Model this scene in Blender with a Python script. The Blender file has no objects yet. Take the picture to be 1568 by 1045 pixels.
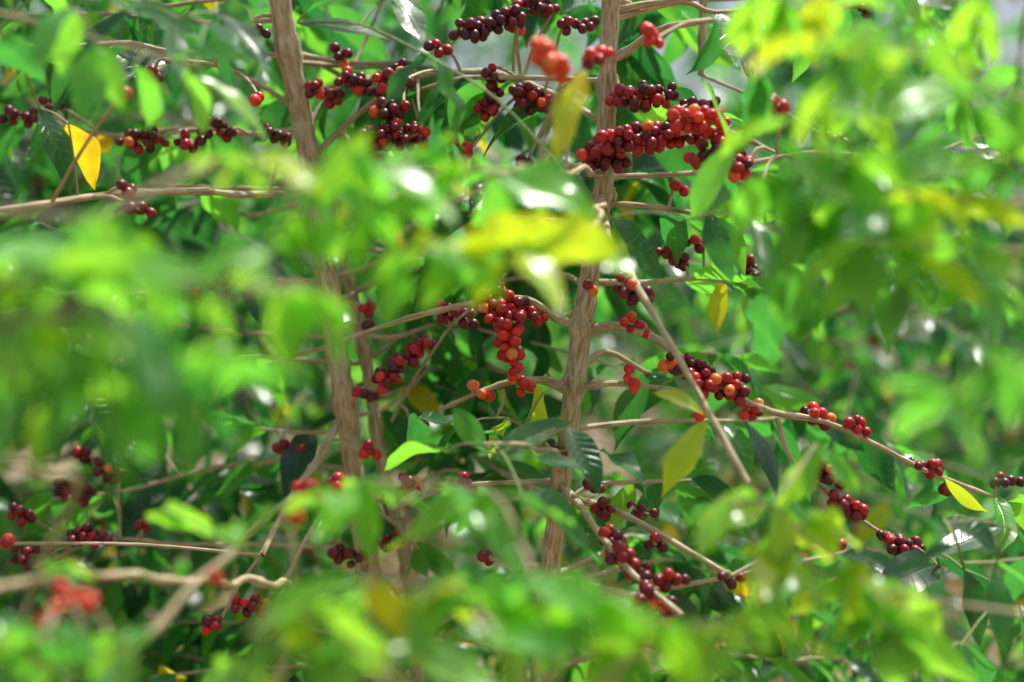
import bpy, math, random
import numpy as np
from mathutils import Vector
random.seed(7); rng=np.random.default_rng(11)
CH=1.35; K=(36/50)/1568
def W(px,py,d): return np.array([(px-784)*K*d, d, CH-(py-522)*K*d])
def nrm(a):
    a=np.asarray(a,float); return a/np.maximum(np.linalg.norm(a,axis=-1,keepdims=True),1e-9)

# ---------------------------------------------------------------- materials
def newmat(name):
    m=bpy.data.materials.new(name); m.use_nodes=True; nt=m.node_tree; nt.nodes.clear(); return m,nt
def N(nt,t,**kw):
    n=nt.nodes.new(t)
    for k,v in kw.items(): setattr(n,k,v)
    return n
def ramp(nt,stops):
    r=N(nt,'ShaderNodeValToRGB'); e=r.color_ramp.elements
    while len(e)<len(stops): e.new(0.5)
    for i,(p,c) in enumerate(stops): e[i].position=p; e[i].color=(*c,1)
    return r
def math_(nt,op,a,b=None,clamp=False):
    n=N(nt,'ShaderNodeMath',operation=op); n.use_clamp=clamp
    for i,v in enumerate((a,b)):
        if v is None: continue
        if isinstance(v,(int,float)): n.inputs[i].default_value=v
        else: nt.links.new(v,n.inputs[i])
    return n.outputs[0]

def leaf_material():
    m,nt=newmat("coffee_leaf"); L=nt.links
    at=N(nt,'ShaderNodeAttribute'); at.attribute_name='lp'
    sp=N(nt,'ShaderNodeSeparateXYZ'); L.new(at.outputs['Vector'],sp.inputs[0])
    u,t,tone=sp.outputs
    geo=N(nt,'ShaderNodeNewGeometry')
    noi=N(nt,'ShaderNodeTexNoise'); noi.inputs['Scale'].default_value=28; noi.inputs['Detail'].default_value=3
    L.new(geo.outputs['Position'],noi.inputs['Vector'])
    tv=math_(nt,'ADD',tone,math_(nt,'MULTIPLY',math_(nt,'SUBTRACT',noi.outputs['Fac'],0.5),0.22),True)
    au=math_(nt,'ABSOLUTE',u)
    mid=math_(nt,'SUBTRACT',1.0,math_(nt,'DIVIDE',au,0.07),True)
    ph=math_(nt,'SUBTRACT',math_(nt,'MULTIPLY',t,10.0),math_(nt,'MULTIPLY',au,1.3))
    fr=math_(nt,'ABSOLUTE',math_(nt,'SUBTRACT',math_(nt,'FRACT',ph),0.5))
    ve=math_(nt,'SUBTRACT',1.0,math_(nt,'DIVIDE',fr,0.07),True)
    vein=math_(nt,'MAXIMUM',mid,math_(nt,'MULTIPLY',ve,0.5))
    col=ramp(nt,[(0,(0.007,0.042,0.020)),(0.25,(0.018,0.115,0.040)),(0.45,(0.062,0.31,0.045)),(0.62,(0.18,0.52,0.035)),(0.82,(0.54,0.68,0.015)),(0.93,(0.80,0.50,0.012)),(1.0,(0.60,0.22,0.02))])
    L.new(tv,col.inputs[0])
    trn=ramp(nt,[(0,(0.03,0.22,0.04)),(0.25,(0.10,0.50,0.06)),(0.45,(0.30,0.88,0.06)),(0.62,(0.52,1.0,0.05)),(0.82,(0.95,0.97,0.02)),(0.93,(1.0,0.70,0.015)),(1.0,(0.85,0.36,0.03))])
    L.new(tv,trn.inputs[0])
    mx=N(nt,'ShaderNodeMix',data_type='RGBA'); L.new(math_(nt,'MULTIPLY',vein,0.4),mx.inputs[0])
    L.new(col.outputs[0],mx.inputs[6]); mx.inputs[7].default_value=(0.28,0.50,0.12,1)
    bmp=N(nt,'ShaderNodeBump'); bmp.inputs['Strength'].default_value=0.5; bmp.inputs['Distance'].default_value=0.002
    L.new(math_(nt,'SUBTRACT',1.0,vein),bmp.inputs['Height'])
    p=N(nt,'ShaderNodeBsdfPrincipled'); L.new(mx.outputs[2],p.inputs['Base Color'])
    p.inputs['Roughness'].default_value=0.27; p.inputs['Specular IOR Level'].default_value=1.0
    L.new(bmp.outputs[0],p.inputs['Normal'])
    tr=N(nt,'ShaderNodeBsdfTranslucent'); L.new(trn.outputs[0],tr.inputs['Color'])
    ms=N(nt,'ShaderNodeMixShader'); ms.inputs[0].default_value=0.48
    L.new(p.outputs[0],ms.inputs[1]); L.new(tr.outputs[0],ms.inputs[2])
    o=N(nt,'ShaderNodeOutputMaterial'); L.new(ms.outputs[0],o.inputs[0]); return m

def cherry_material():
    m,nt=newmat("coffee_cherry"); L=nt.links
    at=N(nt,'ShaderNodeAttribute'); at.attribute_name='lp'
    sp=N(nt,'ShaderNodeSeparateXYZ'); L.new(at.outputs['Vector'],sp.inputs[0])
    u,t,tone=sp.outputs
    geo=N(nt,'ShaderNodeNewGeometry')
    noi=N(nt,'ShaderNodeTexNoise'); noi.inputs['Scale'].default_value=110; noi.inputs['Detail'].default_value=3
    L.new(geo.outputs['Position'],noi.inputs['Vector'])
    tv=math_(nt,'ADD',tone,math_(nt,'MULTIPLY',math_(nt,'SUBTRACT',noi.outputs['Fac'],0.5),0.3),True)
    col=ramp(nt,[(0,(0.075,0.012,0.020)),(0.3,(0.20,0.013,0.024)),(0.6,(0.56,0.018,0.024)),(0.88,(0.88,0.06,0.04)),(1.0,(0.90,0.26,0.05))])
    L.new(tv,col.inputs[0])
    tip=math_(nt,'GREATER_THAN',t,0.965)
    mx=N(nt,'ShaderNodeMix',data_type='RGBA'); L.new(tip,mx.inputs[0]); L.new(col.outputs[0],mx.inputs[6]); mx.inputs[7].default_value=(0.05,0.02,0.015,1)
    p=N(nt,'ShaderNodeBsdfPrincipled'); L.new(mx.outputs[2],p.inputs['Base Color'])
    L.new(math_(nt,'ADD',math_(nt,'MULTIPLY',noi.outputs['Fac'],0.3),0.18),p.inputs['Roughness'])
    o=N(nt,'ShaderNodeOutputMaterial'); L.new(p.outputs[0],o.inputs[0]); return m

def bark_material():
    m,nt=newmat("coffee_bark"); L=nt.links
    at=N(nt,'ShaderNodeAttribute'); at.attribute_name='lp'
    mp=N(nt,'ShaderNodeMapping'); mp.inputs['Scale'].default_value=(8,34,1); L.new(at.outputs['Vector'],mp.inputs[0])
    n1=N(nt,'ShaderNodeTexNoise'); n1.inputs['Scale'].default_value=1.2; n1.inputs['Detail'].default_value=6; L.new(mp.outputs[0],n1.inputs['Vector'])
    geo=N(nt,'ShaderNodeNewGeometry')
    n2=N(nt,'ShaderNodeTexNoise'); n2.inputs['Scale'].default_value=26; n2.inputs['Detail'].default_value=4; L.new(geo.outputs['Position'],n2.inputs['Vector'])
    col=ramp(nt,[(0.3,(0.22,0.16,0.085)),(0.5,(0.50,0.395,0.235)),(0.7,(0.74,0.62,0.42))]); L.new(n1.outputs[0],col.inputs[0])
    pr=ramp(nt,[(0.5,(0,0,0)),(0.66,(1,1,1))]); L.new(n2.outputs[0],pr.inputs[0])
    mx=N(nt,'ShaderNodeMix',data_type='RGBA'); L.new(math_(nt,'MULTIPLY',pr.outputs[0],0.5),mx.inputs[0]); L.new(col.outputs[0],mx.inputs[6]); mx.inputs[7].default_value=(0.66,0.62,0.46,1)
    bmp=N(nt,'ShaderNodeBump'); bmp.inputs['Strength'].default_value=0.8; bmp.inputs['Distance'].default_value=0.002; L.new(n1.outputs[0],bmp.inputs['Height'])
    p=N(nt,'ShaderNodeBsdfPrincipled'); p.inputs['Roughness'].default_value=0.7
    L.new(mx.outputs[2],p.inputs['Base Color']); L.new(bmp.outputs[0],p.inputs['Normal'])
    o=N(nt,'ShaderNodeOutputMaterial'); L.new(p.outputs[0],o.inputs[0]); return m

def twig_material():
    m,nt=newmat("green_twig"); L=nt.links
    geo=N(nt,'ShaderNodeNewGeometry')
    n=N(nt,'ShaderNodeTexNoise'); n.inputs['Scale'].default_value=20; L.new(geo.outputs['Position'],n.inputs['Vector'])
    c=ramp(nt,[(0.35,(0.14,0.28,0.06)),(0.6,(0.26,0.28,0.11))]); L.new(n.outputs[0],c.inputs[0])
    p=N(nt,'ShaderNodeBsdfPrincipled'); p.inputs['Roughness'].default_value=0.55; L.new(c.outputs[0],p.inputs['Base Color'])
    o=N(nt,'ShaderNodeOutputMaterial'); L.new(p.outputs[0],o.inputs[0]); return m

def ground_material():
    m,nt=newmat("soil"); L=nt.links
    geo=N(nt,'ShaderNodeNewGeometry')
    n=N(nt,'ShaderNodeTexNoise'); n.inputs['Scale'].default_value=2.2; n.inputs['Detail'].default_value=9; L.new(geo.outputs['Position'],n.inputs['Vector'])
    c=ramp(nt,[(0.3,(0.10,0.065,0.04)),(0.55,(0.22,0.155,0.10)),(0.75,(0.34,0.26,0.18))]); L.new(n.outputs[0],c.inputs[0])
    b=N(nt,'ShaderNodeBump'); b.inputs['Distance'].default_value=0.05; L.new(n.outputs[0],b.inputs['Height'])
    p=N(nt,'ShaderNodeBsdfPrincipled'); p.inputs['Roughness'].default_value=0.95; L.new(c.outputs[0],p.inputs['Base Color']); L.new(b.outputs[0],p.inputs['Normal'])
    o=N(nt,'ShaderNodeOutputMaterial'); L.new(p.outputs[0],o.inputs[0]); return m
M_LEAF=leaf_material(); M_CH=cherry_material(); M_BARK=bark_material(); M_TWIG=twig_material(); M_SOIL=ground_material()

# ---------------------------------------------------------------- geometry accumulators
class Geo:
    def __init__(s): s.v=[]; s.f=[]; s.a=[]; s.n=0
    def add(s,v,f,a):
        if len(v)==0: return
        s.v.append(v); s.f.append(f+s.n); s.a.append(a); s.n+=len(v)
    def mesh(s,name,mat):
        me=bpy.data.meshes.new(name)
        if s.n:
            v=np.concatenate(s.v).astype(np.float32); f=np.concatenate(s.f).astype(np.int32); a=np.concatenate(s.a).astype(np.float32)
            me.vertices.add(len(v)); me.vertices.foreach_set('co',v.ravel())
            me.loops.add(f.size); me.loops.foreach_set('vertex_index',f.ravel())
            me.polygons.add(len(f)); me.polygons.foreach_set('loop_start',np.arange(0,f.size,4,dtype=np.int32))
            me.polygons.foreach_set('use_smooth',np.ones(len(f),dtype=bool))
            at=me.attributes.new('lp','FLOAT_VECTOR','POINT'); at.data.foreach_set('vector',a.ravel())
            me.update(calc_edges=True); me.validate()
        me.materials.append(mat); return me

def leaf_batch(geo,B,D,Nn,Ln,Wd,curl,tone,nl=8,na=2):
    B=np.asarray(B,float); n=len(B)
    if n==0: return
    D=nrm(D); Nn=np.asarray(Nn,float); Nn=Nn-D*np.sum(Nn*D,axis=1,keepdims=True); Nn=nrm(Nn); S=np.cross(D,Nn)
    Ln=np.asarray(Ln,float); Wd=np.asarray(Wd,float); curl=np.asarray(curl,float); curl=np.where(abs(curl)<0.05,0.05,curl); tone=np.asarray(tone,float)
    t=np.linspace(0,1,nl+1); u=np.linspace(-1,1,2*na+1)
    h=(np.sin(np.pi*np.clip(t,0,1)**0.85))*(1-0.2*t); h=np.nan_to_num(h); h=np.maximum(h,0.0)
    h=h/h.max(); h[0]=0.03; h[-1]=0.004
    if nl>=8: h=h*np.where(t>0.86,0.7,1)
    T,U=np.meshgrid(t,u,indexing='ij'); H=h[:,None]*np.ones_like(U)
    T=T.ravel();U=U.ravel();H=H.ravel()
    c=curl[:,None]; a=c*T
    x=np.sin(a)/c*Ln[:,None]; z=-(1-np.cos(a))/c*Ln[:,None]
    hw=H[None]*Wd[:,None]*0.5
    fold=rng.uniform(0.05,0.45,(n,1)); ph=rng.uniform(0,6.28,(n,1)); am=rng.uniform(0.02,0.12,(n,1))
    y=U[None]*hw*np.cos(fold)
    off=np.abs(U)[None]*hw*np.sin(fold)+am*Wd[:,None]*np.sin(T[None]*rng.uniform(9,17,(n,1))+ph+U[None]*1.2)*np.abs(U)[None]*(H[None]>0.1)
    tw=rng.uniform(-0.5,0.5,(n,1))*T[None]
    off=off+y*np.sin(tw)
    side=rng.normal(0,0.07,(n,1))*Ln[:,None]*T[None]**2
    px=x+off*np.sin(a); pz=z+off*np.cos(a)
    V=B[:,None,:]+D[:,None,:]*px[...,None]+Nn[:,None,:]*pz[...,None]+S[:,None,:]*(y+side)[...,None]
    nv=len(T); k=2*na+1
    f=[]
    for i in range(nl):
        for j in range(2*na): f.append((i*k+j,i*k+j+1,(i+1)*k+j+1,(i+1)*k+j))
    f=np.array(f); F=(f[None]+(np.arange(n)*nv)[:,None,None]).reshape(-1,4)
    A=np.stack([np.broadcast_to(U,(n,nv)),np.broadcast_to(T,(n,nv)),np.broadcast_to(tone[:,None],(n,nv))],-1).reshape(-1,3)
    geo.add(V.reshape(-1,3),F,A)

def cherry_template(ns,nr):
    vs=[];ts=[]
    th=np.linspace(0.0,np.pi,nr+1)
    for i,q in enumerate(th):
        r=max(math.sin(q),0.02); z=-math.cos(q)*1.12
        if q>2.86: z-=0.10*(q-2.86)/0.28
        for j in range(ns):
            a=2*math.pi*j/ns; vs.append((r*math.cos(a),r*math.sin(a),z)); ts.append(i/nr)
    f=[]
    for i in range(nr):
        for j in range(ns): f.append((i*ns+j,i*ns+(j+1)%ns,(i+1)*ns+(j+1)%ns,(i+1)*ns+j))
    return np.array(vs),np.array(ts),np.array(f)
CT_H=cherry_template(18,14); CT_L=cherry_template(8,6)
def cherry_batch(geo,C,Ax,R,tone,tmpl):
    C=np.asarray(C,float); n=len(C)
    if n==0: return
    vs,ts,f=tmpl; Ax=nrm(Ax); h=np.where(np.abs(Ax[:,2:3])>0.9,[[1,0,0]],[[0,0,1]]); X=nrm(np.cross(Ax,h)); Y=np.cross(Ax,X)
    R=np.asarray(R,float)[:,None,None]
    V=C[:,None]+R*(vs[None,:,0:1]*X[:,None]+vs[None,:,1:2]*Y[:,None]+vs[None,:,2:3]*Ax[:,None])
    nv=len(vs); F=(f[None]+(np.arange(n)*nv)[:,None,None]).reshape(-1,4)
    A=np.stack([np.zeros((n,nv)),np.broadcast_to(ts,(n,nv)),np.broadcast_to(np.asarray(tone,float)[:,None],(n,nv))],-1).reshape(-1,3)
    geo.add(V.reshape(-1,3),F,A)

def smooth_path(P,R,sub):
    P=np.asarray(P,float); n=len(P); R=np.asarray(R,float)
    if n==2: 
        t=np.linspace(0,1,sub+1)[:,None]; return P[0]*(1-t)+P[1]*t, R[0]+(R[1]-R[0])*t[:,0]
    Q=np.vstack([2*P[0]-P[1],P,2*P[-1]-P[-2]]); out=[];ro=[]
    for i in range(n-1):
        a,b,c,d=Q[i:i+4]
        for s in range(sub):
            t=s/sub; out.append(0.5*((2*b)+(-a+c)*t+(2*a-5*b+4*c-d)*t*t+(-a+3*b-3*c+d)*t**3)); ro.append(R[i]*(1-t)+R[i+1]*t)
    out.append(P[-1]); ro.append(R[-1]); return np.array(out),np.array(ro)
def tube(geo,P,R,sides=8,sub=5,bump=0.0,node=0):
    P,R=smooth_path(P,R,sub); n=len(P)
    seg=np.linalg.norm(np.diff(P,axis=0),axis=1); s=np.concatenate([[0],np.cumsum(seg)])
    T=nrm(np.gradient(P,axis=0)); up=np.array([0.3,1,0.1]) if abs(T[0][2])>0.7 else np.array([0,0,1.])
    X=nrm(np.cross(T,up)); Y=np.cross(T,X)
    a=np.linspace(0,2*np.pi,sides,endpoint=False)
    RR=R[:,None]*np.ones(sides)
    if bump>0:
        RR=RR*(1+bump*rng.normal(0,1,(n,sides))*0.5+bump*rng.normal(0,1,(n,1)))
    if node>0:
        RR=RR*(1+0.32*np.exp(-((((s/node)%1.0)-0.5)/0.09)**2))[:,None]
    V=P[:,None]+RR[...,None]*(np.cos(a)[None,:,None]*X[:,None]+np.sin(a)[None,:,None]*Y[:,None])
    f=[]
    for i in range(n-1):
        for j in range(sides): f.append((i*sides+j,i*sides+(j+1)%sides,(i+1)*sides+(j+1)%sides,(i+1)*sides+j))
    au=np.abs(a/np.pi-1)
    off=rng.uniform(0,9)
    A=np.stack([np.broadcast_to(au,(n,sides)),np.broadcast_to(s[:,None],(n,sides)),np.full((n,sides),off)],-1).reshape(-1,3)
    geo.add(V.reshape(-1,3),np.array(f),A); return P,T

COL=bpy.context.scene.collection
class Plant:
    def __init__(s,loc=(0,0,0)):
        s.stem=Geo(); s.twig=Geo(); s.leaf=Geo(); s.ch=Geo(); s.nodes=[]; s.loc=np.array(loc,float)
    def meshes(s): return [('branches',s.stem.mesh('branches',M_BARK)),('twigs',s.twig.mesh('twigs',M_TWIG)),('leaves',s.leaf.mesh('leaves',M_LEAF)),('cherries',s.ch.mesh('cherries',M_CH))]
def place(meshes,loc=(0,0,0),rot=0,sc=1,shift=None):
    e=bpy.data.objects.new('coffee_plant',None); COL.objects.link(e); e.location=loc; e.rotation_euler=(0,0,rot); e.scale=(sc,)*3; e.empty_display_size=0.2
    for nm,me in meshes:
        if len(me.vertices)==0: continue
        o=bpy.data.objects.new(nm,me); COL.objects.link(o); o.parent=e
        if shift is not None: o.location=shift
    return e

# ---------------------------------------------------------------- generic procedural coffee plant (origin at foot)
def grow_leaves(pl,P,T,start,step,size,tone,nl=6,na=1,jit=1.0,curl=(0.2,1.1),down=0.35):
    seg=np.linalg.norm(np.diff(P,axis=0),axis=1); s=np.concatenate([[0],np.cumsum(seg)]); Ls=s[-1]
    B=[];D=[];NN=[];L=[];Wd=[];C=[];TN=[]
    q=Ls*start; k=0
    while q<=Ls:
        p=np.array([np.interp(q,s,P[:,i]) for i in range(3)]); t=nrm(np.array([np.interp(q,s,T[:,i]) for i in range(3)]))
        side=np.cross(t,[0,0,1.]); side=nrm(side) if np.linalg.norm(side)>0.1 else np.array([1.,0,0])
        for sg in (-1,1):
            if rng.random()<0.12: continue
            d=side*sg*1.0+t*rng.uniform(0.25,0.9)+np.array([0,0,-rng.uniform(0.0,2*down)])+rng.normal(0,0.22*jit,3)
            B.append(p); D.append(d); NN.append(np.array([0,0,1.])+rng.normal(0,0.45*jit,3)+t*0.3)
            l=size*rng.uniform(0.65,1.2)*(1-0.25*(q/Ls>0.93)); L.append(l); Wd.append(l*rng.uniform(0.32,0.42)); C.append(rng.uniform(*curl)); 
            tt=tone+rng.normal(0,0.14)+0.14*(q/Ls>0.85)
            if rng.random()<0.02: tt=rng.uniform(0.85,1.0)
            TN.append(tt)
        q+=step; k+=1
    for sg in (-1,1):
        B.append(P[-1]); D.append(T[-1]+rng.normal(0,0.35,3)); NN.append(np.array([0,0,1.])+rng.normal(0,0.4,3)); l=size*rng.uniform(0.5,0.8); L.append(l);Wd.append(l*0.36);C.append(rng.uniform(0,0.8));TN.append(tone+0.2)
    leaf_batch(pl.leaf,B,D,NN,L,Wd,C,TN,nl,na)

def generic_plant(seed,H=2.5,tone=0.38,cherries=True,skirt=0.25):
    pl=Plant()
    lean=rng.normal(0,0.08,2)
    P=[[lean[0]*(z/H)**1.5+rng.normal(0,0.01),lean[1]*(z/H)**1.5+rng.normal(0,0.01),z] for z in np.linspace(-0.05,H,8)]
    PP,TT=tube(pl.stem,P,np.linspace(0.022,0.005,8),7,4,0.05,0.12)
    z=skirt; ang=rng.uniform(0,6)
    while z<H-0.03:
        f=z/H
        for sg in (0,math.pi):
            if rng.random()<0.08: continue
            a=ang+sg+rng.normal(0,0.25); Lb=(0.75*(1-f)**0.6+0.12)*rng.uniform(0.75,1.15)
            b=np.array([np.interp(z,PP[:,2],PP[:,i]) for i in range(3)]); d=np.array([math.cos(a),math.sin(a),0])
            dr=rng.uniform(0.15,0.55)
            pts=[b+d*Lb*t+np.array([0,0,0.22*Lb*t-dr*Lb*t*t])+rng.normal(0,0.008,3)*(t>0) for t in (0,0.33,0.66,1)]
            bp,bt=tube(pl.stem,pts,[0.005,0.004,0.003,0.0015],5,3)
            grow_leaves(pl,bp,bt,0.2,0.058,0.135,tone,5,1,1.2,(.2,1.2),.6)
            if cherries and rng.random()<0.5:
                C=[];A=[]
                for q in np.linspace(0.15,0.6,5):
                    if rng.random()<0.35: continue
                    c=bp[int(q*(len(bp)-1))]
                    for _ in range(rng.integers(3,10)):
                        o=nrm(rng.normal(0,1,3)); C.append(c+o*np.array([1,1,1])*rng.uniform(0.009,0.02)); A.append(o)
                if C: cherry_batch(pl.ch,C,A,rng.uniform(0.0062,0.0075,len(C)),rng.uniform(0.05,0.6,len(C)),CT_L)
        z+=rng.uniform(0.06,0.105); ang+=math.pi/2+rng.normal(0,0.3)
    return pl.meshes()

# ---------------------------------------------------------------- HERO plants
hero_c=Plant(); hero_l=Plant(); fg_l=Plant(); fg_r=Plant(); fg_b=Plant()
def branch(pl,pts,r0,r1,sides=8,bump=0.06,node=0.045,sub=4):
    P0=[W(*p) for p in pts]; P=[P0[0]]
    for a,b in zip(P0[:-1],P0[1:]):      # natural kinks between the nodes
        l=np.linalg.norm(b-a); k=max(1,int(l/0.05))
        for i in range(1,k): P.append(a+(b-a)*i/k+rng.normal(0,0.0032,3))
        P.append(b)
    n=len(P)
    PP,TT=tube(pl.stem,P,np.linspace(r0,r1,n),sides,sub,bump,node)
    pl.nodes.append(PP); return PP,TT
# centre trunk
cx=[(945,-420,1.62),(938,-60,1.70),(931,100,1.72),(928,200,1.73),(924,290,1.74),(906,400,1.75),(892,497,1.75),(880,588,1.75),(866,690,1.76),(851,800,1.78),(842,880,1.80),(830,1050,1.82)]
P=[W(*p) for p in cx]; P.append(np.array([P[-1][0]-0.03,1.84,0.5])); P.append(np.array([P[-1][0]-0.01,1.85,-0.05]))
PP,_=tube(hero_c.stem,P,[.0095,.0110,.0114,.0115,.0118,.0122,.0132,.0130,.0122,.0122,.013,.014,.018,.022],14,12,0.035,0.0); hero_c.nodes.append(PP)
for (a,b) in ((890,503),(879,590),(925,300),(930,130),(855,775)):   # swollen nodes
    c=W(a,b,1.75); P=[c+np.array([0.001,0,-0.016]),c+np.array([0,0,-0.005]),c+np.array([0,0,0.006]),c+np.array([0.0,0,0.018])]
    tube(hero_c.stem,P,[0.010,0.0160,0.0160,0.010],12,4,0.05)
# left trunk
lx=[(405,-420,1.78),(424,-60,1.86),(438,60,1.88),(462,180,1.90),(484,300,1.92),(496,400,1.93),(513,520,1.95),(529,620,1.96),(544,740,1.97),(560,840,1.98),(572,920,2.0),(590,1060,2.0)]
P=[W(*p) for p in lx]; P.append(np.array([P[-1][0]+0.04,2.02,0.5])); P.append(np.array([P[-1][0]+0.05,2.03,-0.05]))
PP,_=tube(hero_l.stem,P,[.011,.0145,.0145,.0142,.0140,.0145,.0145,.0145,.0148,.0150,.016,.017,.021,.025],14,12,0.04,0.16); hero_l.nodes.append(PP)
P=[W(*p) for p in [(500,240,2.0),(515,340,2.0),(545,480,2.0),(565,580,2.0),(580,680,2.0),(600,780,2.0),(622,860,2.02),(640,1060,2.05)]]; P.append(np.array([P[-1][0]+0.02,2.05,-0.05]))
PP,_=tube(hero_l.stem,P,[.004,.0075,.0085,.0088,.009,.0095,.010,.011,.015],10,10,0.05,0.11); hero_l.nodes.append(PP)
# centre plant branches
BC=[
 ([(882,497,1.75),(852,487,1.74),(805,458,1.72),(740,462,1.72),(670,476,1.76),(550,512,1.84),(410,560,1.92)],.0048,.0022),
 ([(872,592,1.75),(832,582,1.74),(785,584,1.73),(740,598,1.73),(676,626,1.75)],.0058,.0022),
 ([(897,507,1.75),(925,500,1.74),(965,502,1.73),(1012,522,1.72),(1060,562,1.71),(1120,602,1.71),(1180,630,1.72),(1260,645,1.74),(1330,675,1.76),(1420,722,1.78),(1540,768,1.80)],.0060,.0022),
 ([(886,595,1.75),(920,588,1.74),(960,588,1.74),(1045,598,1.76)],.0055,.0022),
 ([(925,330,1.74),(960,410,1.62),(985,455,1.58),(1040,550,1.54),(1090,640,1.50),(1145,740,1.46)],.0048,.0032),
 ([(905,432,1.75),(990,432,1.78),(1080,427,1.84),(1175,432,1.90)],.0038,.0018),
 ([(858,742,1.77),(885,770,1.70),(920,820,1.62),(970,880,1.56),(1045,942,1.50)],.0050,.0030),
 ([(860,765,1.77),(905,770,1.74),(960,790,1.68),(1040,835,1.62),(1120,882,1.58)],.0055,.0028),
 ([(850,790,1.78),(900,745,1.8),(980,738,1.84),(1060,735,1.9)],.0035,.002),
 ([(1190,640,1.72),(1210,700,1.72),(1262,752,1.72),(1340,810,1.72),(1410,850,1.74)],.0034,.0018),
 ([(932,95,1.72),(965,75,1.70),(1010,45,1.66),(1090,30,1.6)],.0055,.0038),
 ([(934,20,1.72),(980,8,1.72),(1080,-6,1.7)],.005,.004),
 ([(926,312,1.74),(1000,316,1.74),(1100,332,1.76)],.0042,.002),
 ([(845,900,1.80),(900,898,1.78),(960,910,1.76),(1000,912,1.78)],.0065,.003),
 ([(846,868,1.8),(800,862,1.80),(750,856,1.8)],.004,.002),
 ([(930,190,1.73),(860,150,1.80),(760,112,1.88),(640,118,1.90),(560,165,1.92),(480,240,1.93)],.0036,.0045),
 ([(930,215,1.73),(970,222,1.70),(1030,205,1.66),(1110,200,1.62),(1190,235,1.6)],.005,.002),
 ([(930,150,1.73),(960,150,1.74),(1010,148,1.76),(1090,165,1.78)],.004,.002),
 ([(868,735,1.77),(800,738,1.76),(700,745,1.78),(600,780,1.8)],.0034,.002),
 ([(600,645,1.95),(640,570,1.88),(690,500,1.80),(775,418,1.76)],.0022,.0014),
 ([(770,595,1.73),(772,612,1.73),(760,640,1.73)],.003,.0016),
 ([(1077,-20,1.9),(1075,60,1.9),(1074,115,1.9)],.005,.005),
]
for i,(p,a,b) in enumerate(BC):
    pp,tt=branch(hero_c,p,a,b)
    if i in (5,8,12): grow_leaves(hero_c,pp+np.array([0,.004,0]),tt,.55,.05,.12,.28,10,2,1.2,(.1,1.0),.6)
    if i==15: grow_leaves(hero_c,pp+np.array([0,.03,0]),tt,.2,.07,.12,.22,10,2,1.2,(.1,1.0),.4)
    if i==17: grow_leaves(hero_c,pp+np.array([0,.05,0]),tt,.1,.06,.12,.25,10,2,1.2,(.1,1.0),.4)
    if i in (2,): grow_leaves(hero_c,pp,tt,.85,.07,.11,.30,10,2,1.2,(.1,1.0),.6)
BL=[
 ([(440,85,1.88),(330,84,1.86),(200,66,1.82),(-30,80,1.76)],.0040,.002),
 ([(450,165,1.9),(400,130,1.85),(330,100,1.8),(250,90,1.75)],.004,.002),
 ([(462,200,1.9),(380,205,1.95),(290,195,2.0),(190,208,2.05),(20,180,2.1)],.004,.002),
 ([(484,300,1.92),(370,298,1.8),(180,296,1.66),(20,318,1.55),(-60,325,1.5)],.0050,.003),
 ([(470,200,1.9),(530,120,1.95),(560,60,2.0),(590,-10,2.0)],.004,.002),
 ([(517,645,1.95),(490,700,1.88),(440,775,1.8),(400,850,1.72)],.0060,.004),
 ([(522,660,1.96),(460,662,1.96),(400,656,1.98)],.003,.002),
 ([(497,430,1.93),(420,430,1.9),(345,420,1.86),(270,445,1.84),(200,450,1.8)],.0045,.002),
 ([(560,880,1.98),(480,905,1.7),(380,885,1.5),(300,890,1.35),(150,882,1.2),(60,888,1.1),(-40,905,1.05)],.0050,.003),
 ([(530,640,1.96),(600,620,2.0),(660,560,2.05)],.003,.002),
 ([(548,600,1.95),(575,595,1.92),(615,560,1.88),(655,515,1.85)],.003,.002),
 ([(548,770,1.97),(600,800,1.95),(640,840,1.95)],.004,.002),
 ([(540,720,1.97),(450,700,2.05),(330,715,2.1),(200,750,2.1),(80,765,2.1)],.004,.002),
 ([(560,850,1.98),(450,835,2.05),(200,825,2.0),(20,858,2.0)],.004,.002),
]
for i,(p,a,b) in enumerate(BL):
    pp,tt=branch(hero_l,p,a,b)
    if i in (0,2,6,7,9,11,12): grow_leaves(hero_l,pp+np.array([0,.03,0]),tt,.35,.065,.115,.22,10,2,1.2,(.1,1.0),.5)
# foreground structure, stems stand outside the frame to the left, right and below
def stem(pl,x,y,top,r=0.016):
    P=[np.array([x,y,-0.05]),np.array([x+0.01,y,top*.33]),np.array([x-0.01,y+0.01,top*.68]),np.array([x,y,top])]
    tube(pl.stem,P,[r*1.3,r,r*.8,r*.4],10,8,0.05,0.12)
stem(fg_l,-0.72,0.95,2.0); stem(fg_r,0.95,1.2,2.1); stem(fg_b,0.06,1.02,0.95,0.010)
FL=[([(-620,520,.95),(-100,440,.86),(150,415,.84),(330,440,.86),(460,440,.92)],.003,.0014),
    ([(-620,620,.95),(-60,520,.84),(140,470,.82),(240,560,.82)],.003,.0014),
    ([(-620,350,.95),(-60,330,.95),(150,330,.92),(330,250,.98),(480,290,1.02),(560,240,1.05)],.003,.0014),
    ([(-620,100,.95),(0,20,1.2),(150,60,1.25),(300,100,1.28)],.003,.0014),
    ([(-600,750,.95),(0,700,.95),(120,740,1.05),(60,870,1.1),(25,1000,1.1)],.0035,.002),
    ([(-620,1000,.95),(0,985,.95),(120,1030,.98),(230,970,1.05),(300,890,1.1),(372,835,1.15)],.0035,.002),
    ([(200,1250,1.0),(430,1030,1.1),(450,880,1.12),(440,780,1.15)],.0040,.0025)]
for p,a,b in FL: branch(fg_l,p,a,b)
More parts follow.
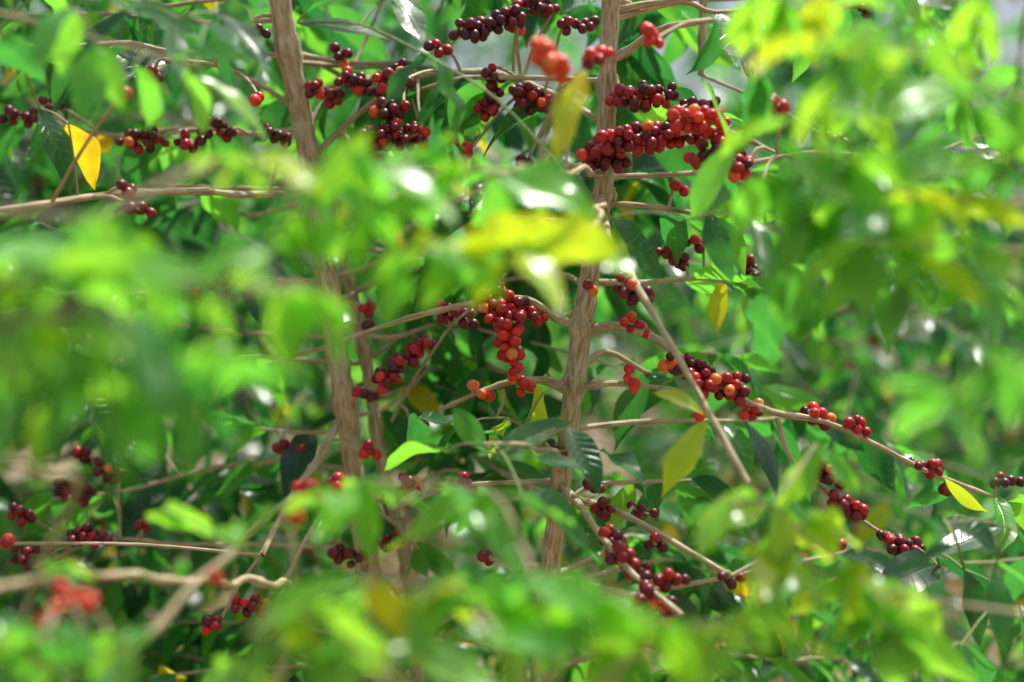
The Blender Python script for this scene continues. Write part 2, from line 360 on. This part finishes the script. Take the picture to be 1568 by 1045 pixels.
FR=[([(1900,300,1.2),(1560,310,1.1),(1400,300,1.08),(1290,240,1.08),(1200,250,1.1)],.0025,.0013),
    ([(1900,420,1.2),(1500,380,1.1),(1320,370,1.08)],.0025,.0013),
    ([(1900,60,1.2),(1568,150,1.05),(1440,90,.95),(1330,70,.92)],.0022,.0013),
    ([(1900,600,1.2),(1650,560,.9),(1500,560,.85)],.0022,.0013),
    ([(1900,1000,1.2),(1500,930,1.15),(1300,870,1.15),(1190,780,1.2),(1250,680,1.3)],.0020,.0012),
    ([(1900,-100,1.2),(1500,-20,1.2),(1280,0,1.15),(1150,0,1.15)],.0025,.0013)]
for p,a,b in FR: branch(fg_r,p,a,b)
FB=[([(860,1120,1.02),(780,1010,.98),(700,900,1.0),(560,890,.98)],.0022,.0012),
    ([(860,1130,1.02),(840,960,1.0),(800,840,1.05),(760,760,1.12),(560,740,1.15)],.0022,.0012),
    ([(860,1130,1.02),(960,1010,.98),(1060,960,1.0),(1170,950,1.05)],.0022,.0012),
    ([(860,1150,1.02),(640,1060,.95),(470,940,.92),(380,970,.9)],.0022,.0012)]
for p,a,b in FB: branch(fg_b,p,a,b)
branch(hero_c,[(924,300,1.74),(915,340,1.45),(880,370,1.2),(800,382,1.08),(700,385,1.04)],.004,.0015)
branch(hero_c,[(924,270,1.74),(860,262,1.45),(780,262,1.2),(700,250,1.08),(620,300,1.04)],.004,.0015)
branch(hero_c,[(860,720,1.77),(850,690,1.6),(800,680,1.5),(740,680,1.48)],.0035,.002)

# hand-observed leaves  (base x,y, tip x,y, distance, width ratio, tone)
LV=[
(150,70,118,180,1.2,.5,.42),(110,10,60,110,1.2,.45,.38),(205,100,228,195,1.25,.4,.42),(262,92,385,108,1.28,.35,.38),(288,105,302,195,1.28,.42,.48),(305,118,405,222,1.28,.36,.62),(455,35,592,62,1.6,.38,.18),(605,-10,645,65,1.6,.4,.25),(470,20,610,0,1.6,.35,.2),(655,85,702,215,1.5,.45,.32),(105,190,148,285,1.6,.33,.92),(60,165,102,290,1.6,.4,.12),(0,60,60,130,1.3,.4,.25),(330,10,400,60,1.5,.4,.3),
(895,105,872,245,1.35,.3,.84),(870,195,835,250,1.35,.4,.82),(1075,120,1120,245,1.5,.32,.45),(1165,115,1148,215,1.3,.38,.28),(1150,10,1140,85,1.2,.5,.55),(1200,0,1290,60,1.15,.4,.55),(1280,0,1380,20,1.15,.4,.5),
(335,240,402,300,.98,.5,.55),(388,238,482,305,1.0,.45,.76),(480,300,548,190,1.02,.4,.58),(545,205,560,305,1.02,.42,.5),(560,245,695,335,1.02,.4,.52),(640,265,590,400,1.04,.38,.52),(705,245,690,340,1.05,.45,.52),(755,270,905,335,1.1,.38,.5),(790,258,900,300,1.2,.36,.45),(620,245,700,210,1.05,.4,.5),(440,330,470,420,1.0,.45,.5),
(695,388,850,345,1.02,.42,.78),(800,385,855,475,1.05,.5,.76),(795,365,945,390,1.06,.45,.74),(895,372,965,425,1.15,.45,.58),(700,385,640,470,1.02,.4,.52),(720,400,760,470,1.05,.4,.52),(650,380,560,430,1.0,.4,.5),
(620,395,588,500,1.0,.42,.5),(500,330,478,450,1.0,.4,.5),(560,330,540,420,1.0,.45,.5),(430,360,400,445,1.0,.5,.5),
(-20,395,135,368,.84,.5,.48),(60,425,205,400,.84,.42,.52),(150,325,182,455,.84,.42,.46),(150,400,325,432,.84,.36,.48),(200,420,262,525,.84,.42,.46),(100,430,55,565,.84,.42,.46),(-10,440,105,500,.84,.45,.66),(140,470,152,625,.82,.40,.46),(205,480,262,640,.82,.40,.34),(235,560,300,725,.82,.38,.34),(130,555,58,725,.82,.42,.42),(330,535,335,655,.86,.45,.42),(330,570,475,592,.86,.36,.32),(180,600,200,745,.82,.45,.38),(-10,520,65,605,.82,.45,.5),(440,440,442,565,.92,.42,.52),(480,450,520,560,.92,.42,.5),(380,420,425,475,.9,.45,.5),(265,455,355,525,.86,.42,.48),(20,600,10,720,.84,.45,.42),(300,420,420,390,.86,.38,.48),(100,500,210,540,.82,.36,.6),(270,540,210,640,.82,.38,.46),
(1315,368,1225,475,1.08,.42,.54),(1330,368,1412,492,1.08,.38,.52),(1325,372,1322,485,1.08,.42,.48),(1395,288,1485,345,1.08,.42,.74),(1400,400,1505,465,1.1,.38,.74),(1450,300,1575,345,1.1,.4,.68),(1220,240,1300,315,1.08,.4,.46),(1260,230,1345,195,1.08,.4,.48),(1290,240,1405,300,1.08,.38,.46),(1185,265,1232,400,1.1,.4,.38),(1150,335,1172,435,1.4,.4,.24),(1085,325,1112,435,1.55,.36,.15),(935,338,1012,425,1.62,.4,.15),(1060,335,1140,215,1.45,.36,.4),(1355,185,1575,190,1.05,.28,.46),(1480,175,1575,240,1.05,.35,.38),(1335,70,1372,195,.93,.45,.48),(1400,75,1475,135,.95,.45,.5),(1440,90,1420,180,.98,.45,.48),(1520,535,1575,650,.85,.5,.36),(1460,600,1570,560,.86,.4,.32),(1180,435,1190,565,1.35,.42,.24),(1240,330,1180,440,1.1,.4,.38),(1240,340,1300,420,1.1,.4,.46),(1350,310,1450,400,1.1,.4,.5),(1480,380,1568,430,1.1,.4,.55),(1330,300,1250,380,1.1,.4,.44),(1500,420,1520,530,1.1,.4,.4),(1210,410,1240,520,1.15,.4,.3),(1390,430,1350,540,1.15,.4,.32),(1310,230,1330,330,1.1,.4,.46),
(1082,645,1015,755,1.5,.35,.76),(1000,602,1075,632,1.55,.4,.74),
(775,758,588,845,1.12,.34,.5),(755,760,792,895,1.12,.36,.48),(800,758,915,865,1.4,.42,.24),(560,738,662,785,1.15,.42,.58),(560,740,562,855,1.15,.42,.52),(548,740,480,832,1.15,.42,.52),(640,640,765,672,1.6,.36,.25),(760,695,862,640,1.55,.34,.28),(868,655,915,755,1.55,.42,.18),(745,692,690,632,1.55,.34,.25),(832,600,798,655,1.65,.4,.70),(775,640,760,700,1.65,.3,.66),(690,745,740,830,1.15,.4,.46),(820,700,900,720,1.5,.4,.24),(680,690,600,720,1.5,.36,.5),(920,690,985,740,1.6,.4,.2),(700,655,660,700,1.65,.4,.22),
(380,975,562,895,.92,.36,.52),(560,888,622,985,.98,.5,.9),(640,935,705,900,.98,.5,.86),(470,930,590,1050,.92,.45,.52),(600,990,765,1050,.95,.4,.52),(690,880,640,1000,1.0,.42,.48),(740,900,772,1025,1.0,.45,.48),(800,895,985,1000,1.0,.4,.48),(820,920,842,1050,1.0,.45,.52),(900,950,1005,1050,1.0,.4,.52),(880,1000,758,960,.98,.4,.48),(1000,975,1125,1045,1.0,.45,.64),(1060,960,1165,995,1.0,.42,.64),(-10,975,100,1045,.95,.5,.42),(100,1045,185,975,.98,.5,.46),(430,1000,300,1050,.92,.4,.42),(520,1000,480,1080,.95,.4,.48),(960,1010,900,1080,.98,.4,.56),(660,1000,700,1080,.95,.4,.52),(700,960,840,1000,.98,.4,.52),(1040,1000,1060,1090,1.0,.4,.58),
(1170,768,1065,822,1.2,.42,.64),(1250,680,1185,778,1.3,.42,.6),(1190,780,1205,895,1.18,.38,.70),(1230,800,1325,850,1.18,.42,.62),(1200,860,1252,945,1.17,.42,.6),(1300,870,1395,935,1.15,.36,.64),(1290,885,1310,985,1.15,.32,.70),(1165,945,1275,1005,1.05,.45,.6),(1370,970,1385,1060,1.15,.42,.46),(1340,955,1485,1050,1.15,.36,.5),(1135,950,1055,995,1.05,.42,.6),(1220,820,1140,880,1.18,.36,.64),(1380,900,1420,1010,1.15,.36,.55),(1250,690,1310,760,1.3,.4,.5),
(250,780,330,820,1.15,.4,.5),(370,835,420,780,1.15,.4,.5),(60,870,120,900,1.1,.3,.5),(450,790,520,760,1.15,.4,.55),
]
# thicken the near shoots (x range, y range, distance, count, length px, tone)
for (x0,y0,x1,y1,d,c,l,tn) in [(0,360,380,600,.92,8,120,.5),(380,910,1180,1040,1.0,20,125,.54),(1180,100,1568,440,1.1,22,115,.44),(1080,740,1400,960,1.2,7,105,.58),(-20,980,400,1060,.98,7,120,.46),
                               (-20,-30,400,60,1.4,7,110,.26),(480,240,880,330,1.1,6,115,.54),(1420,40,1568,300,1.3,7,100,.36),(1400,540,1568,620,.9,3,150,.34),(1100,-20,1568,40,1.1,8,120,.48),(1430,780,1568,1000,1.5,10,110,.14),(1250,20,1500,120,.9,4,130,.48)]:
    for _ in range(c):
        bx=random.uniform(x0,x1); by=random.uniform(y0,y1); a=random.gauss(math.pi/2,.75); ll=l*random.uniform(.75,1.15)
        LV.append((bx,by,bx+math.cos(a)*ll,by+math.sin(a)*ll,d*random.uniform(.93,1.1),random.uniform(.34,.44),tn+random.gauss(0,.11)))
def manual_leaves():
    conn=np.concatenate([q for pl in (hero_c,hero_l,fg_l,fg_r,fg_b) for q in pl.nodes])
    order=sorted(LV,key=lambda v: np.linalg.norm(conn-W(v[0],v[1],v[4]),axis=1).min())
    for (bx,by,tx,ty,d,w,tn) in order:
        if d>=1.3 and bx<1300: pl=hero_c if bx>470 else hero_l
        elif by>700 and 370<bx<1180: pl=fg_b
        elif 470<bx<1000: pl=hero_c
        elif bx<=470: pl=fg_l
        else: pl=fg_r
        b=W(bx,by,d); e=W(tx,ty,d*random.uniform(0.95,1.07))
        near=d<1.25
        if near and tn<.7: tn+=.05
        todo=[(b,e,w*.92,tn)]
        for _ in range((2 if random.random()<.3 else 1) if near else (1 if random.random()<.3 else 0)):
            m=(e-b); m=np.array([-m[0]*random.uniform(-.6,1)+random.uniform(-.05,.05),abs(m[1])+random.uniform(0.0,.10),m[2]*random.uniform(.4,1.1)-.01]); todo.append((b,b+nrm(m)*np.linalg.norm(e-b)*random.uniform(.8,1.1),w*.85,tn+random.uniform(-.18,.06)))
        B=[];D=[];NN=[];L=[];Wd=[];C=[];T=[]
        for (p,q,w_,t_) in todo:
            c=random.uniform(-.1,.9); v=q-p; l=np.linalg.norm(v)*1.08
            nn=np.array([random.uniform(-.5,.7),-.58,.82+random.uniform(-.45,.5)])
            if near and random.random()<.3: nn=np.array([random.uniform(-.5,.5),.7,.75])   # seen from beneath, sun shining through
            nn=nn-nrm(v)*np.dot(nn,nrm(v)); nn=nrm(nn)
            d0=nrm(v)*math.cos(c/2)+nn*math.sin(c/2)
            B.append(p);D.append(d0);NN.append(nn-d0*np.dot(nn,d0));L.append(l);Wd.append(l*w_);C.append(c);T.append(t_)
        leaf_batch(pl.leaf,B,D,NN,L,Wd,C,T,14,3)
        dd=np.linalg.norm(conn-b,axis=1); i=dd.argmin()
        if dd[i]>0.004:
            g=conn[i]; mid=(b+g)/2+np.array([0,0,0.08*dd[i]]); pp,_=tube(pl.twig,[g,mid,b],[.0016,.0014,.0012],6,4); conn=np.vstack([conn,pp])
manual_leaves()

# hand-observed cherry clusters (x0,y0,x1,y1,spread px,count,distance,tone)
CL=[
(742,462,805,468,15,26,1.71,.48),(755,485,795,490,12,12,1.70,.55),(775,505,790,560,12,18,1.70,.62),(788,568,800,590,9,7,1.71,.65),(768,440,770,446,6,3,1.72,.45),
(720,590,722,592,2,1,1.72,.84),(735,602,748,606,3,3,1.72,.65),(820,480,828,488,6,4,1.72,.35),(690,482,722,490,9,9,1.80,.35),(676,470,680,488,5,3,1.8,.4),
(582,588,652,522,10,34,1.84,.42),(550,600,572,606,4,4,1.92,.3),
(955,435,985,455,12,15,1.60,.2),(898,438,904,440,5,3,1.7,.2),(960,492,985,506,7,6,1.72,.6),(962,570,972,600,4,5,1.73,.8),
(1030,550,1075,570,13,16,1.70,.38),(1075,585,1125,600,14,20,1.69,.45),(1068,632,1072,634,3,2,1.66,.65),(1130,578,1140,582,4,2,1.7,.3),(1140,625,1165,630,8,7,1.72,.55),
(1240,632,1268,640,8,9,1.74,.35),(1305,648,1320,656,7,5,1.75,.5),(1405,712,1438,720,6,9,1.78,.3),(1446,750,1450,752,2,2,1.79,.3),
(1240,715,1290,728,13,20,1.7,.35),(1280,768,1315,782,8,11,1.7,.35),(1375,835,1412,850,13,20,1.70,.28),(1350,820,1362,826,5,4,1.7,.3),(1255,825,1290,835,8,6,1.6,.3),(1525,735,1560,740,6,5,1.8,.2),
(1140,405,1165,420,9,8,1.86,.3),(1058,368,1075,375,6,6,1.84,.4),(1015,388,1045,400,7,8,1.84,.4),(1115,378,1118,382,4,3,1.9,.3),
(705,50,785,28,12,30,1.80,.25),(815,5,845,15,9,9,1.82,.25),(865,38,905,35,7,9,1.8,.2),(662,72,685,78,5,4,1.82,.35),(785,12,790,40,7,6,1.82,.5),
(755,108,745,175,13,20,1.82,.28),(800,150,850,160,16,28,1.82,.38),(830,80,862,105,14,14,1.32,.88),(705,220,720,228,5,3,1.8,.5),(798,245,805,250,4,3,1.8,.3),
(950,150,1020,145,14,30,1.70,.3),(930,215,1070,202,16,66,1.66,.4),(900,240,950,240,13,22,1.70,.35),(1040,180,1100,190,14,22,1.60,.66),(1070,238,1135,218,15,24,1.60,.4),(1120,262,1145,250,10,8,1.58,.4),(1050,162,1090,165,10,10,1.7,.3),(900,90,925,85,8,6,1.45,.5),(990,45,1000,60,8,7,1.5,.7),(1170,170,1200,160,9,6,1.5,.6),(1035,285,1060,292,6,4,1.75,.4),
(480,135,510,150,10,11,1.85,.38),(530,118,565,140,11,14,1.85,.33),(585,125,620,120,12,12,1.7,.55),(570,205,640,205,17,34,1.82,.27),(580,168,615,170,9,10,1.82,.25),(550,240,572,250,8,6,1.85,.25),(520,75,530,95,7,5,1.9,.2),(610,100,620,105,5,3,1.85,.2),(640,215,650,220,4,3,1.85,.3),
(184,140,187,142,2,2,1.45,.75),(195,215,240,212,12,14,1.9,.25),(280,215,300,220,8,6,1.9,.2),(315,195,345,200,10,9,1.9,.25),(410,205,440,215,8,7,1.8,.2),(365,40,400,50,10,9,1.75,.15),(15,180,50,180,10,9,1.95,.15),(70,158,85,162,7,4,1.95,.15),(392,150,398,152,4,3,1.75,.4),(235,112,245,118,5,3,1.75,.4),(205,318,225,322,6,3,1.6,.4),(190,290,200,294,5,3,1.6,.3),
(325,425,375,420,13,18,1.8,.2),(275,445,300,452,9,9,1.8,.2),(585,352,604,362,7,5,1.3,.4),(558,468,568,474,5,3,1.95,.45),(560,686,570,695,6,5,1.9,.6),(430,688,458,690,6,7,1.96,.35),(560,498,570,502,4,2,1.95,.4),
(95,745,130,760,12,14,2.0,.2),(155,715,180,728,10,9,2.0,.2),(30,850,75,850,12,16,1.9,.2),(110,820,160,822,10,14,1.9,.25),(5,828,12,832,3,2,1.6,.6),(520,845,545,855,10,9,1.9,.35),(585,830,605,826,8,8,1.95,.45),(355,925,400,930,10,10,1.8,.35),(318,958,335,952,6,5,1.7,.5),(470,985,485,988,5,3,1.7,.4),(215,800,225,804,5,3,1.9,.3),(120,690,135,700,6,5,2.0,.2),(20,780,40,790,8,7,1.9,.15),
(132,920,134,922,1,1,1.0,.80),(104,918,106,920,1,1,1.0,.82),(84,936,86,938,1,1,1.0,.84),(67,958,69,960,1,1,1.0,.80),(92,905,95,908,2,1,1.06,.78),(445,790,450,800,5,3,1.15,.75),(465,748,480,755,8,5,1.4,.6),(330,885,320,870,5,2,1.2,.8),(515,735,520,745,6,4,1.6,.7),
(925,815,950,840,10,10,1.62,.38),(945,850,985,872,11,12,1.58,.42),(990,890,1040,885,10,9,1.55,.42),(985,915,1025,930,10,8,1.53,.4),(915,775,930,785,7,6,1.68,.3),(905,745,920,750,5,4,1.78,.25),(842,685,855,695,7,6,1.74,.3),(632,652,650,656,5,4,1.9,.35),(700,735,712,738,5,3,1.77,.45),(1108,885,1125,888,7,4,1.58,.3),(975,780,1000,790,8,5,1.7,.3),(740,848,750,852,4,3,1.8,.35),(1000,830,1010,836,6,4,1.64,.3),(850,755,856,760,4,2,1.75,.85),(620,735,640,740,6,5,1.8,.6),
(1270,212,1290,216,7,4,1.9,.25),(1315,8,1328,12,7,4,1.9,.25),(1155,285,1162,290,5,2,1.5,.5),
]
def cherries():
    for (x0,y0,x1,y1,sp,n,d,tn) in CL:
        pl=hero_c if (x0>655 or (d<1.75 and x0>560)) else (fg_l if d<1.25 else hero_l)
        a=W(x0,y0,d); b=W(x1,y1,d+0.01); R=sp*K*d+(0.003 if sp>1 else 0); rr=0.0067
        pts=[];ax=[]
        tries=0
        while len(pts)<n and tries<600:
            tries+=1
            t=random.random(); c=a+(b-a)*t; o=rng.normal(0,1,3); o=nrm(o)*R*random.random()**0.45
            p=c+o
            md=rr*(1.82 if tries<300 else 1.45)
            if all(np.linalg.norm(p-q)>md for q in pts): pts.append(p); ax.append(o+rng.normal(0,.002,3)+np.array([0,0,-.003]))
        m=len(pts)
        tt=np.clip((tn-.08 if tn<.5 else tn)+rng.normal(0,.20 if tn<.7 else .06,m),0,1)
        if tn<.7: tt=np.where(rng.random(m)<.03,rng.uniform(.88,1,m),tt)
        cherry_batch(pl.ch,pts,ax,rr*rng.uniform(.80,1.14,m),tt,CT_H)
        for p,o in zip(pts,ax):
            t=np.clip(np.dot(p-a,b-a)/max(np.dot(b-a,b-a),1e-9),0,1); c=a+(b-a)*t
            tube(pl.twig,[c,p-nrm(o)*rr*.9],[.0014,.0012],5,1)
        best=None
        for q in hero_c.nodes+hero_l.nodes+fg_l.nodes:
            for s_,e_ in ((a,b),(b,a)):
                dd=np.linalg.norm(q-s_,axis=1); i=dd.argmin()
                if best is None or dd[i]<best[0]: best=(dd[i],q[i],s_,e_)
        if best[0]<0.3:
            tube(pl.stem,[best[1],(best[1]+best[2])/2+np.array([0,0,.006]),best[2],best[3]],[.0024,.0021,.002,.0014],6,4,0.04)
cherries()

# leafy side shoots on the two main plants, growing away behind the fruit
def back_shoots(pl,trunk,n,z0,z1,ymin):
    for i in range(n):
        z=random.uniform(z0,z1); p=np.array([np.interp(z,trunk[::-1,2],trunk[::-1,k]) for k in range(3)])
        a=random.uniform(-0.0,math.pi+0.0); L_=random.uniform(.35,.85); d=np.array([math.cos(a),abs(math.sin(a))+.25,0]); dr=random.uniform(0.0,.4)
        pts=[p+d*L_*t+np.array([0,0.0,.15*L_*t-dr*L_*t*t])+rng.normal(0,.012,3)*(t>0) for t in (0,.2,.4,.6,.8,1)]
        bp,bt=tube(pl.stem,pts,[.004,.0037,.003,.0025,.002,.0014],6,4)
        grow_leaves(pl,bp,bt,.35,.052,.115,.18,9,2,1.3,(.1,1.2),.6)
back_shoots(hero_c,hero_c.nodes[0],32,0.45,1.85,1.8)
back_shoots(hero_l,hero_l.nodes[0],52,0.45,2.05,2.0)
for pl in (hero_c,hero_l,fg_l,fg_r,fg_b): place(pl.meshes())

# ---------------------------------------------------------------- plantation rows behind
protos=[generic_plant(i,H=h,tone=t) for i,(h,t) in enumerate([(2.3,.17),(2.6,.13),(2.0,.20),(2.8,.16)])]
spots=[]
for row,(y,sp) in enumerate([(3.0,.85),(4.1,1.1),(5.5,1.3)]):
    half=y*0.36*1.15+0.9
    x=-half+random.uniform(0,sp)
    while x<half:
        spots.append((x+random.uniform(-.2,.2),y+random.uniform(-.25,.25))); x+=sp*random.uniform(.8,1.2)
for s in [(-1.45,2.3),(1.4,2.5),(-.95,2.75)]: spots.append(s)
for i,(x,y) in enumerate(spots):
    if x>0.25 and y>2.8: place(protos[random.choice((0,2))],(x,y,0),random.uniform(0,6.28),random.uniform(.80,.95))
    else: place(protos[random.randrange(4)],(x,y,0),random.uniform(0,6.28),random.uniform(.85,1.15))
for (x,y) in [(.55,2.45),(.95,2.3),(1.25,2.9),(-.35,2.6),(.15,2.75),(-.7,2.35),(.8,3.4)]:   # young plants filling in low down
    place(protos[random.choice((0,2))],(x,y,0),random.uniform(0,6.28),random.uniform(.42,.55))

# far foliage of the shade-tree belt
g=Geo(); n=16000; nc=240
ctr=np.stack([rng.uniform(-7,7,nc),rng.uniform(7.5,12,nc),rng.uniform(0.3,5.5,nc)],-1)
ctr[:,2]=np.where((ctr[:,0]>0.6),ctr[:,2]*0.6,ctr[:,2])
ci=rng.integers(0,nc,n); B=ctr[ci]+rng.normal(0,.40,(n,3)); B[:,2]=np.maximum(B[:,2],.05)
D=rng.normal(0,1,(n,3)); D[:,2]-=.5
leaf_batch(g,B,D,rng.normal(0,.5,(n,3))+[0,-.3,1],rng.uniform(.16,.3,n),rng.uniform(.07,.12,n),rng.uniform(.2,1,n),rng.normal(.24,.13,n),3,1)
o=bpy.data.objects.new('distant_foliage',g.mesh('distant_foliage',M_LEAF)); COL.objects.link(o)
# ground
me=bpy.data.meshes.new('ground'); nn=60
xs=np.linspace(-1,1,nn); xs=np.sign(xs)*np.abs(xs)**2.5*300
vs=[(x,y,0.04*math.sin(x*1.3)*math.cos(y*1.1) if abs(x)<30 and abs(y)<30 else 0) for y in xs for x in xs]
fs=[(j*nn+i,j*nn+i+1,(j+1)*nn+i+1,(j+1)*nn+i) for j in range(nn-1) for i in range(nn-1)]
me.from_pydata(vs,[],fs); me.materials.append(M_SOIL); o=bpy.data.objects.new('ground',me); COL.objects.link(o)
g=Geo(); n=5000
B=np.stack([rng.uniform(-6,6,n),rng.uniform(0,12,n),rng.uniform(.05,.075,n)],-1); D=rng.normal(0,1,(n,3)); D[:,2]*=.12
leaf_batch(g,B,D,rng.normal(0,.25,(n,3))+[0,0,1],rng.uniform(.08,.15,n),rng.uniform(.03,.06,n),rng.uniform(.1,1,n),rng.uniform(.85,1,n),4,1)
o=bpy.data.objects.new('leaf_litter',g.mesh('leaf_litter',M_LEAF)); COL.objects.link(o)

# ---------------------------------------------------------------- light, sky, camera
S=Vector((0.26,0.22,0.93)).normalized()
sd=bpy.data.lights.new('sun','SUN'); sd.energy=5.0; sd.angle=math.radians(.5); sd.color=(1,.98,.94)
so=bpy.data.objects.new('sun',sd); COL.objects.link(so); so.rotation_euler=S.to_track_quat('Z','Y').to_euler()
w=bpy.data.worlds.new('World'); bpy.context.scene.world=w; w.use_nodes=True; nt=w.node_tree
bg=nt.nodes['Background']; sk=nt.nodes.new('ShaderNodeTexSky'); sk.sky_type='NISHITA'; sk.sun_disc=False
sk.sun_elevation=math.asin(S.z); sk.sun_rotation=math.atan2(S.x,S.y); sk.dust_density=7.0; sk.air_density=1.2; sk.ozone_density=0.8
nt.links.new(sk.outputs[0],bg.inputs[0]); bg.inputs[1].default_value=0.15
cd=bpy.data.cameras.new('camera'); cd.lens=50; cd.sensor_width=36; cd.clip_end=1000; cd.clip_start=.05
cd.dof.use_dof=True; cd.dof.focus_distance=1.73; cd.dof.aperture_fstop=1.6
co=bpy.data.objects.new('camera',cd); COL.objects.link(co); co.location=(0,0,CH); co.rotation_euler=(math.radians(90),0,0)
sc=bpy.context.scene; sc.camera=co
sc.view_settings.view_transform='Standard'; sc.view_settings.look='None'; sc.view_settings.exposure=0
